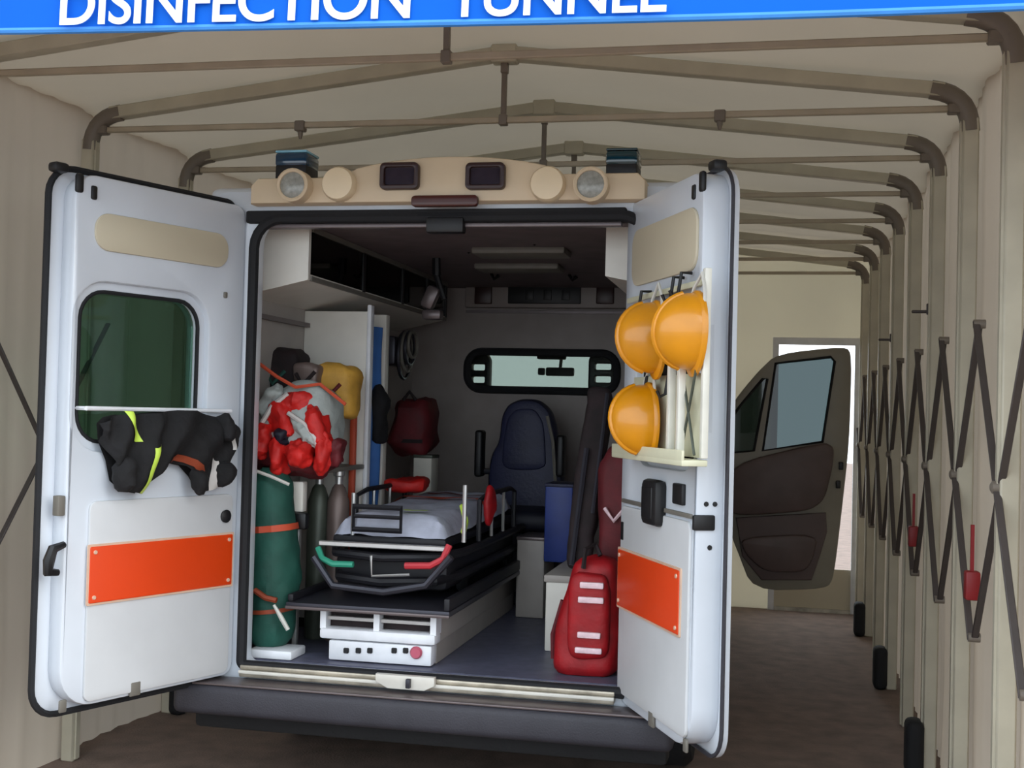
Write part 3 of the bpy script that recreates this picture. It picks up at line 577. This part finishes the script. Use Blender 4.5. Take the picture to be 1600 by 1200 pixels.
# green roll
c = at(424, 900, 4.86); GX = c.x
T = thing('green_roll', 'tall dark green rolled bag with orange straps standing inside the doorway', 'bag', (c.x, 4.86, .60))
def groll(t, k):
    z = .60 + .74*t; r = (.088 + .02*sin(pi*min(1, t*1.1)))*(1 if t < .93 else (1-t)/.07*.5+.5)
    if t < .03: r *= .8
    a = 2*pi*k/26; r *= 1 + .10*noise.noise((cos(a)*2, sin(a)*2, t*6)) + .09*noise.noise((cos(a)*4, sin(a)*4, t*12))
    return V((GX + .012*sin(t*5) + r*cos(a), 4.86 + r*sin(a), z))
m = MB(); vs = [groll(j/24, k) for j in range(25) for k in range(26)]
m.add(vs, [(j*26+k, j*26+(k+1) % 26, (j+1)*26+(k+1) % 26, (j+1)*26+k) for j in range(24) for k in range(26)] + [tuple(range(24*26, 25*26)), tuple(range(26))[::-1]]); m.build('body', 'bag_green', T)
def rollstrap(t, w, mt, nm='strap'):
    m = MB(); vs = []
    for j in (-1, 1):
        for k in range(26): q = groll(t+j*w, k); c0 = V((GX+.012*sin(t*5), 4.86, q.z)); vs.append(c0 + (q-c0)*1.05 + V((0, 0, .012*cos(2*pi*k/26))))
    m.add(vs, [(k, (k+1) % 26, 26+(k+1) % 26, 26+k) for k in range(26)]); return m.build(nm, mt, T)
rollstrap(.66, .018, 'strap_orange'); rollstrap(.20, .012, 'rust')
m = MB(); m.tube([at(398, 922, 4.75), at(415, 934, 4.74), at(432, 938, 4.74)], .012, 6); m.build('buckle_strap', 'rust', T); m = MB(); m.tube([at(428, 945, 4.74), at(440, 966, 4.74), at(450, 984, 4.75)], [.006, .010, .009], 6); m.build('strap_end', 'strap_white', T)
m = MB(); m.tube([at(398, 735, 4.75), at(425, 745, 4.74), at(452, 757, 4.76)], .007, 6); m.build('cord', 'strap_white', T)
m = MB(); a, b = at(388, 1012, 4.74), at(455, 1030, 4.74); m.lohi((a.x, 4.74, FZ+.001), (b.x, 4.90, FZ+.038), .008); tag(m.build('white_tray', 'frame_white'), 'flat white tray on the van floor under the green roll', 'tray')

# stretcher platform
T = thing('stretcher_platform', 'white stretcher loading platform with drawer front and dark slide top', 'platform', (-1.56, 5.7, FZ))
X0, X1 = -1.80, -1.32
m = MB(); m.lohi((X0, 4.86, FZ+.09), (X1, 6.40, .77), .006); m.build('body', 'int_wall', T)
m = MB(); m.lohi((X0+.03, 4.80, FZ+.005), (X1-.012, 4.88, FZ+.085), .006); df = m.build('drawer_front', 'frame_white', T)
m = MB(); m.lohi((X0+.03, 4.88, FZ+.002), (X1-.012, 6.40, FZ+.09)); m.build('plinth', 'int_wall', T)
for px in (540, 559, 577, 615, 633):
    p = at(px, 1017, 4.79); m = MB(); m.box((p.x, 4.797, p.z), (.022, .012, .022), .003, 1); m.build('drawer_hole', 'black', df)
p = at(650, 1020, 4.79); m = MB(); m.lathe((p.x, 4.80, p.z), (0, -1, 0), [(.024, 0), (.026, .01), (.02, .02)], 16); m.build('knob', 'pink_knob', df)
m = MB(); m.lohi((X0-.01, 4.79, FZ+.09), (X1+.005, 4.88, FZ+.135), .012); m.build('drawer_lip', 'frame_white', T)
for xa in (X0-.01, X1-.02, -1.58): m = MB(); m.lohi((xa, 4.80, FZ+.13), (xa+.025, 4.88, .775)); m.build('slot_divider', 'frame_white', T)
m = MB(); m.lohi((X0+.01, 4.82, FZ+.165), (X1-.02, 4.85, FZ+.18), .003); m.build('inner_rail', 'silver', T)
m = MB(); m.lohi((X0, 4.855, FZ+.135), (X1, 4.865, .77)); m.build('slot_back', 'bag_black', T)
m = MB(); m.lohi((-1.94, 4.74, .775), (-1.245, 6.33, .80), .006); m.build('slide_top', 'dark_steel', T)
m = MB(); m.lohi((-1.94, 4.735, .772), (-1.245, 4.75, .785), .003); m.build('front_edge', 'header', T)
m = MB(); m.lohi((-1.27, 4.74, .80), (-1.245, 6.33, .85), .006); m.lohi((-1.94, 4.76, .80), (-1.915, 6.33, .83), .006); m.build('side_guide', 'mattress_black', T)
# stretcher
T = thing('stretcher', 'wheeled ambulance stretcher with grey sheet, green and red grips', 'stretcher', (-1.57, 5.8, .80))
for z, xx, r in ((.90, .27, .02), (1.0, .29, .018)):
    m = MB(); m.tube([(-1.57-xx, 6.33, z), (-1.57-xx, 5.1, z), (-1.57-xx+.06, 4.93, z-.01), (-1.57, 4.86, z-.015), (-1.57+xx-.06, 4.93, z-.01), (-1.57+xx, 5.1, z), (-1.57+xx, 6.33, z)], r, 8); m.build('frame_tube', 'mattress_black', T)
for x in (-1.80, -1.34):
    for y in (5.15, 6.1):
        m = MB(); m.tube([(x, y, .99), (x, y+.15, .86)], .016, 8); lg = m.build('leg', 'dark_steel', T)
        m = MB(); m.lathe((x-.018, y+.15, .862), (1, 0, 0), [(.05, 0), (.06, .008), (.06, .028), (.05, .036)], 18); m.build('wheel', 'rubber', lg)
m = MB(); m.lohi((-1.82, 4.98, .84), (-1.32, 6.3, .985), .03); m.build('undercarriage', 'mattress_black', T)
m = MB(); m.lohi((-1.835, 4.98, 1.02), (-1.33, 6.33, 1.06), .015); m.build('deck', 'mattress_black', T)
def mtop(a, b):
    x = -1.83+.49*a; y = 4.99+1.32*b; e = min(1, 8*min(a, 1-a, b*3, (1-b)*3)); return V((x, y, 1.06+.085*sqrt(max(0, e)) + .03*b + .012*noise.noise((x*9, y*6, 2))))
m = MB(); m.grid(mtop, 26, 40); m.grid(lambda a, b: V((mtop(a, b).x, mtop(a, b).y, 1.058)), 26, 40); m.build('sheet_covered_mattress', 'sheet', T)
a, b = at(500, 846, 4.86), at(703, 851, 4.86)
m = MB(); m.bar((a.x, 4.85, 1.035), (b.x, 4.85, 1.035), .02, .022); m.build('end_bar', 'steel', T)
def hfr(x0, y0, x1, y1, Y, mt, nm, rungs=()):
    m = MB(); a, b = at(x0, y0, Y), at(x1, y1, Y)
    m.tube([V((a.x, Y, b.z)), V((a.x, Y, a.z)), V((b.x, Y, a.z)), V((b.x, Y, b.z))], .013, 6, True)
    for r in rungs: z = at(x0, r, Y).z; m.tube([V((a.x, Y, z)), V((b.x, Y, z))], .009, 6)
    m.build(nm, mt, T)
hfr(553, 791, 626, 830, 4.93, 'mattress_black', 'carry_handle', (806,))
m = MB(); m.tube([at(497, 856, 4.84), at(503, 872, 4.82), at(520, 881, 4.81), at(552, 882, 4.81)], .013, 8); m.build('grip', 'green_grip', T, 'green grip')
m = MB(); m.tube([at(633, 884, 4.81), at(672, 884, 4.81), at(692, 874, 4.82), at(702, 852, 4.84)], .014, 8); m.build('grip', 'red_grip', T, 'red grip')
m = MB(); m.tube([at(580, 868, 4.80), at(581, 900, 4.80), at(640, 898, 4.80)], .006, 6); m.build('release_lever', 'steel', T)
m = MB(); m.tube([at(490, 870, 4.8), at(520, 915, 4.8), at(600, 925, 4.78), at(665, 915, 4.8), at(705, 870, 4.8)], .016, 8); m.build('lower_loop', 'dark_steel', T)
for x in (-1.86, -1.28):
    m = MB(); m.tube([(x, 5.35, 1.02), (x, 5.35, 1.20), (x, 5.5, 1.22), (x, 6.0, 1.22), (x, 6.1, 1.20), (x, 6.1, 1.02)], .012, 8); sr = m.build('side_rail', 'mattress_black', T)
    for y in (5.6, 5.85): m = MB(); m.tube([(x, y, 1.02), (x, y, 1.22)], .008, 6); m.build('rail_post', 'steel', sr)
for px in (553, 727):
    m = MB(); p = at(px, 758 if px > 600 else 770, 5.0); m.tube([V((p.x, 5.0, 1.05)), p], .010, 8); m.build('end_post', 'steel', T)
m = MB(); m.tube([at(722, 790, 5.1), at(728, 815, 5.05), at(724, 832, 5.0)], .012, 6); m.build('neon_strap', 'neon', T)
def belt(x0, y0, x1, y1, Y0, Y1, mt):
    a, b = at(x0, y0, Y0), at(x1, y1, Y1); m = MB(); m.bar(a, b, .035, .010); m.build('belt', mt, T)
m = MB(); m.grid(lambda a, b: mtop(.05+.9*a, .55+.05*b+.06*a)+V((0, 0, .012)), 20, 3); m.build('belt', 'strap_orange', T)
m = MB(); m.grid(lambda a, b: mtop(.25+.7*a, .74+.04*b)+V((0, 0, .012)), 20, 3); m.build('belt', 'bag_maroon', T)
m = MB(); m.grid(lambda a, b: mtop(.52+.22*a, .10+.05*b)+V((0, 0, .012)), 8, 3); m.build('belt_tongue', 'neon', T)
m = MB(); p = at(765, 790, 5.35); m.ell(p, (.025, .05, .09), amp=.015, fr=14); m.build('red_belt_reel', 'bag_crimson', T)
m = MB(); p = at(640, 757, 6.0); m.ell(p+V((0, 0, .0)), (.10, .14, .035), None, .6, .6, amp=.02, fr=12); tag(m.build('folded_blanket', 'bag_red'), 'folded orange red blanket lying on the stretcher sheet', 'blanket')

# attendant seat
T = thing('attendant_seat', 'navy blue attendant seat with raised armrests in front of the bulkhead window', 'seat', (-1.38, 6.9, FZ))
Ys = 6.75
def sp_(*pts): return [(at(x, y, Ys).x, at(x, y, Ys).z) for x, y in pts]
out = sp_((762, 830), (760, 745), (766, 710), (778, 690), (782, 650), (792, 632), (812, 623), (838, 624), (858, 640), (867, 668), (870, 700), (878, 740), (880, 830))
m = MB(); m.plate([chai(out)], .14, .04, (0, Ys+.07, 0), *ZX); m.build('backrest', 'navy', T)
m = MB(); m.plate([chai(sp_((783, 735), (786, 690), (792, 655), (806, 638), (836, 638), (850, 660), (853, 700), (854, 735)))], .05, .02, (0, Ys+.01, 0), *ZX); m.build('back_cushion', 'navy', T)
m = MB(); a, b = at(758, 780, Ys-.1), at(882, 800, Ys-.1); m.lohi((a.x, Ys-.36, .96), (b.x, Ys+.06, 1.08), .05, 3); m.build('seat_cushion', 'navy_dark', T)
m = MB(); m.lohi((a.x+.06, Ys-.28, FZ), (b.x-.06, Ys+.1, .96), .03); m.build('pedestal', 'navy_dark', T)
for px in (749, 876):
    p, q = at(px, 672 if px < 800 else 680, Ys-.02), at(px, 745, Ys-.02); m = MB(); m.lohi((p.x-.02, Ys-.05, q.z), (p.x+.025, Ys+.05, p.z), .015, 3); ar = m.build('armrest', 'black', T); m = MB(); m.tube([V((p.x, Ys+.02, q.z+.03)), V((at(820, 745, Ys).x, Ys+.06, q.z+.03))], .016, 8); m.build('armrest_pivot', 'dark_steel', ar)
m = MB(); m.tube([at(855, 650, Ys-.03), at(864, 690, Ys-.03), at(868, 760, Ys-.03)], .010, 6); m.build('seat_belt', 'grey_plastic', T)
# right-side bench, blue box, bags
m = MB(); T = thing('bench_box', 'low white bench box on the van floor behind the red backpack', 'bench', (-.72, 5.9, FZ))
a = at(853, 902, 5.30)
m.lohi((a.x, 5.3, FZ), (-.42, 6.7, a.z), .008); m.build('body', 'int_white', T)
m = MB(); m.lohi((a.x-.008, 5.29, a.z-.02), (-.42, 6.72, a.z+.012), .006); m.build('lid', 'int_wall', T)
simple_box('blue_case', (852, 757), (892, 880), 6.0, .25, 'blue', 'upright blue plastic case between the navy seat and the long dark bag', 'case', 'navy')
simple_box('grey_step_box', (808, 840), (850, 900), 6.12, .28, 'int_wall', 'low grey box on the floor beside the seat base', 'box', 'header', FZ+.001)
# long dark bag leaning
T = thing('spine_board_bag', 'long black padded bag leaning upright between helmets and blue case', 'bag', at(905, 880, 5.2))
pts = [at(905, 880, 5.15), at(915, 800, 5.2), at(928, 700, 5.25), at(938, 615, 5.3)]
M = MB(); ax = (pts[3]-pts[0]); ln = ax.length; ax.normalize(); xx = V((1, 0, 0)); xx = (xx-ax*xx.dot(ax)).normalized(); yy = ax.cross(xx)
BM = Matrix((xx, yy, ax)).transposed()
M.ell((pts[0]+pts[3])/2, (.058, .055, ln/2+.02), BM, .35, .5, 24, 20, amp=.015, fr=8); M.build('body', 'bag_black', T)
m = MB(); m.tube([p+V((-.02, -.075, 0)) for p in pts[:3]], .012, 6); m.build('strap', 'dark_steel', T); m = MB(); m.tube([p+V((.04, -.07, 0)) for p in pts[1:]], .009, 6); m.build('strap', 'dark_steel', T)
# dark red bag behind door edge
softbag('dark_red_bag', (935, 700), (985, 905), 5.05, .22, 'bag_maroon', 'dark red upright bag behind the scarlet backpack, against the van wall', .02, .5, strap='reflective')
# red backpack
a, b = at(858, 868, 4.82), at(966, 1040, 4.82)
T = thing('red_backpack', 'scarlet rescue backpack with four reflective strips on the van floor', 'backpack', ((a.x+b.x)/2, 4.95, FZ))
cx = (a.x+b.x)/2; hw_ = (b.x-a.x)/2; z0, z1 = FZ+.003, a.z
def bpk(t, k):
    an = 2*pi*k/30; wv = hw_*(1-.42*max(0, t-.35)/.65) if t > .35 else hw_*(.94+.06*t/.35); dv = .125*(1-.3*t)
    rr = 1 if t < .9 else sqrt(max(.02, 1-((t-.9)/.1)**2))
    if t < .05: rr = .85+3*t
    sp = lambda q: math.copysign(abs(q)**.6, q)
    nz = 1 + .06*noise.noise((cos(an)*2, sin(an)*2, t*5))
    return V((cx + .035*t + wv*rr*sp(cos(an))*nz, 4.95 + dv*rr*sp(sin(an))*nz, z0+(z1-z0)*t))
m = MB(); m.add([bpk(j/26, k) for j in range(27) for k in range(30)], [(j*30+k, j*30+(k+1) % 30, (j+1)*30+(k+1) % 30, (j+1)*30+k) for j in range(26) for k in range(30)] + [tuple(range(26*30, 27*30)), tuple(range(30))[::-1]]); m.build('body', 'bag_crimson', T)
m = MB(); c = at(918, 965, 4.80); m.ell((c.x, 4.85, c.z), (.085, .05, .17), None, .4, .5, 22, 14, amp=.008, fr=10); m.build('front_pocket', 'bag_crimson', T)
for x0, y0, x1 in ((906, 915, 943), (903, 938, 943), (902, 993, 938), (898, 1017, 940)):
    p, q = at(x0, y0-6, 4.79), at(x1, y0+6, 4.79); m = MB(); m.lohi((p.x, 4.785, q.z), (q.x, 4.803, p.z), .005); m.build('reflective_strip', 'reflective', T)
m = MB(); m.tube([bpk(.9, 20)+V((.02, -.02, 0)), at(915, 858, 4.84), at(930, 850, 4.9), at(938, 868, 4.88)], .010, 6); m.build('carry_handle', 'bag_black', T)
m = MB(); m.tube([bpk(.6, 16), bpk(.3, 15.5)+V((-.01, 0, 0)), bpk(.1, 16)], .012, 6); m.build('shoulder_strap', 'bag_maroon', T)

# ================================================================ things on the doors
# jacket on the left door
top = [(162, 662), (172, 652), (190, 648), (205, 650), (230, 646), (250, 644), (275, 641), (300, 641), (330, 650), (352, 655), (368, 662), (376, 676)]
bot = [(164, 690), (176, 720), (182, 752), (200, 768), (222, 772), (240, 745), (262, 722), (290, 728), (305, 745), (318, 768), (345, 758), (376, 700)]
def ip(tab, a):
    f = a*(len(tab)-1); i = min(int(f), len(tab)-2); f -= i; return (tab[i][0]*(1-f)+tab[i+1][0]*f, tab[i][1]*(1-f)+tab[i+1][1]*f)
def jk(a, b, ex=0):
    t, q = ip(top, a), ip(bot, a); x = t[0]+(q[0]-t[0])*b; y = t[1]+(q[1]-t[1])*b; u, z = LD.px(x, y, .06)
    off = .035 + .075*(sin(pi*min(1, a*1.02))**.4 if 0 < a < .98 else 0)*(sin(pi*(.12+.80*b))**.6) + .018*sin(a*34+b*4) + .02*noise.noise((a*7, b*4, 5))
    return LD.P(u, z, max(.02, off)+ex)
T = thing('jacket', 'black fire jacket with neon yellow stripes draped over the rail on the door window', 'jacket', LD.P(.35, 1.26, .06))
m = MB(); m.grid(jk, 44, 18); m.grid(lambda a, b: LD.P(*LD.px(*[ip(top, a)[k]+(ip(bot, a)[k]-ip(top, a)[k])*b for k in (0, 1)], .06), .02), 44, 18)
nu = 44; 
m.build('body', 'jacket', T, sharp=180)
def jpatch(a0, a1, b0, b1, sk, mt, nm):
    m = MB(); m.grid(lambda a, b: jk(a0+(a1-a0)*a+sk*b, b0+(b1-b0)*b, .006), 5, 10); m.build(nm, mt, T)
jpatch(.19, .25, -.06, .34, .06, 'neon', 'sleeve_stripe'); jpatch(.345, .415, .42, 1.0, -.03, 'neon', 'hem_stripe')
jpatch(.52, .76, .83, .95, .0, 'rust', 'orange_band'); jpatch(.78, .835, .58, 1.0, .05, 'silver', 'reflective_band')
jpatch(.885, .905, .22, .42, 0, 'silver', 'clip')
for (x, y, rx, rz) in ((350, 742, .05, .05), (312, 755, .035, .05), (352, 668, .05, .05), (195, 740, .045, .06)):
    u, z = LD.px(x, y, .09); m = MB(); m.ell(LD.P(u, z, .085), (rx, .035, rz), None, .9, .9, 16, 10, amp=.02, fr=16); m.build('sleeve', 'jacket', T)

# helmet rack on the right door
T = thing('helmet_rack', 'cream rack of posts, ledge and hooks on the open rear door', 'rack', RD.P(.38, 1.44, .05))
uA = RD.px(1104, 560, .02)[0]
m = MB(); RD.box(m, uA-.01, uA+.012, 1.47, 2.07, .012, .035, .004); m.build('end_plate', 'rack_white', T)
m = MB(); RD.box(m, .15, uA+.01, 1.445, 1.465, .012, .10, .004); RD.box(m, .15, uA+.01, 1.46, 1.495, .09, .10, .003); m.build('ledge', 'rack_cream', T)
m = MB(); RD.box(m, .15, uA, 1.47, 1.74, .012, .02, .002); m.build('pocket_back', 'rack_cream', T)
m = MB(); RD.box(m, .06, uA, 2.02, 2.04, .012, .025, .003); m.build('hook_board', 'rack_cream', T)
m = MB(); RD.box(m, uA-.20, uA-.01, 1.765, 1.79, .012, .07, .003); m.build('dark_bracket', 'black', T)
for px in (1045, 1060):
    u = RD.px(px, 640, .07)[0]; m = MB(); RD.box(m, u-.012, u+.012, 1.465, 1.78, .05, .075, .004); m.build('post', 'rack_white', T)
for s in (0, 1):
    m = MB(); u0 = RD.px(1066, 600, .05)[0]; p = RD.P(u0, 1.75 if s else 1.48, .05); q = RD.P(uA-.01, 1.48 if s else 1.75, .05); m.tube([p, q], .005, 6); m.build('cross_wire', 'olive', T)
for px, py in ((998, 468), (1048, 447), (1060, 440), (1008, 590), (1040, 597)):
    u, z = RD.px(px, py, .06); u = max(.05, u); m = MB(); m.tube([RD.P(u, z+.03, .013), RD.P(u, z+.03, .05), RD.P(u, z-.04, .06), RD.P(u, z-.05, .08), RD.P(u, z-.03, .09)], .006, 6); m.build('hook', 'black', T)
# helmets
def helmet(px, py, off, lab, tilt, k=.93):
    u, z = RD.px(px, py, off); c = RD.P(u, z, off)
    B = Matrix((RD.d, EZ, RD.n)).transposed() @ Matrix.Rotation(tilt, 3, 'Z')      # x along door, y up, z out of the door (crown)
    T = thing('helmet', lab, 'helmet', c-EZ*.13, None)
    def shell(c, v0, nv, gr):
        m = MB(); m.ell(c, (.098*k, .132*k, .135*k), B, 1, 1, 30, nv, v0=v0, grow=gr); return m
    base = c - B @ V((0, 0, .05))
    m = shell(base, -.12, 12, 0)
    m.build('shell', 'helmet', T)
    m = MB(); vs = []; n = 30
    for r, h in ((1.0, -.016), (1.07, -.020), (1.07, -.010), (1.0, -.002)):
        for i in range(n):
            a = 2*pi*i/n; ext = 1+.10*max(0, -sin(a))**2*(r > 1); vs.append(base + B @ V((.098*k*r*cos(a), .132*k*r*ext*sin(a), h)))
    m.add(vs, [(j*n+i, j*n+(i+1) % n, ((j+1) % 4)*n+(i+1) % n, ((j+1) % 4)*n+i) for j in range(4) for i in range(n)]); m.build('brim', 'helmet', T)
    m = MB()
    m.tube([base + B @ V((0, .128*k*sin(t), .131*k*cos(t))) for t in [-1.3+2.6*j/14 for j in range(15)]], .012, 8)
    m.build('crest_rib', 'helmet', T)
    m = MB(); m.ell(base+B @ V((0, 0, -.01)), (.09*k, .12*k, .012), B, 1, 1, 20, 6); m.build('liner', 'helmet_dark', T)
    m = MB(); m.tube([base+B @ V((-.09*k, .02, -.01)), base+B @ V((-.03, .15*k, -.015)), base+B @ V((.02, .20*k, -.02)), base+B @ V((.05, .14*k, -.02)), base+B @ V((.09*k, .02, -.01))], .006, 6); m.build('chin_strap', 'strap_white', T)
helmet(997, 527, .12, 'yellow helmet on the upper hooks, hanging closer to the van opening', .1)
helmet(1056, 517, .11, 'yellow helmet on the upper hooks, beside the white end plate of the rack', -.1)
helmet(986, 655, .12, 'single yellow helmet hanging lower, beside the rack posts', .15)
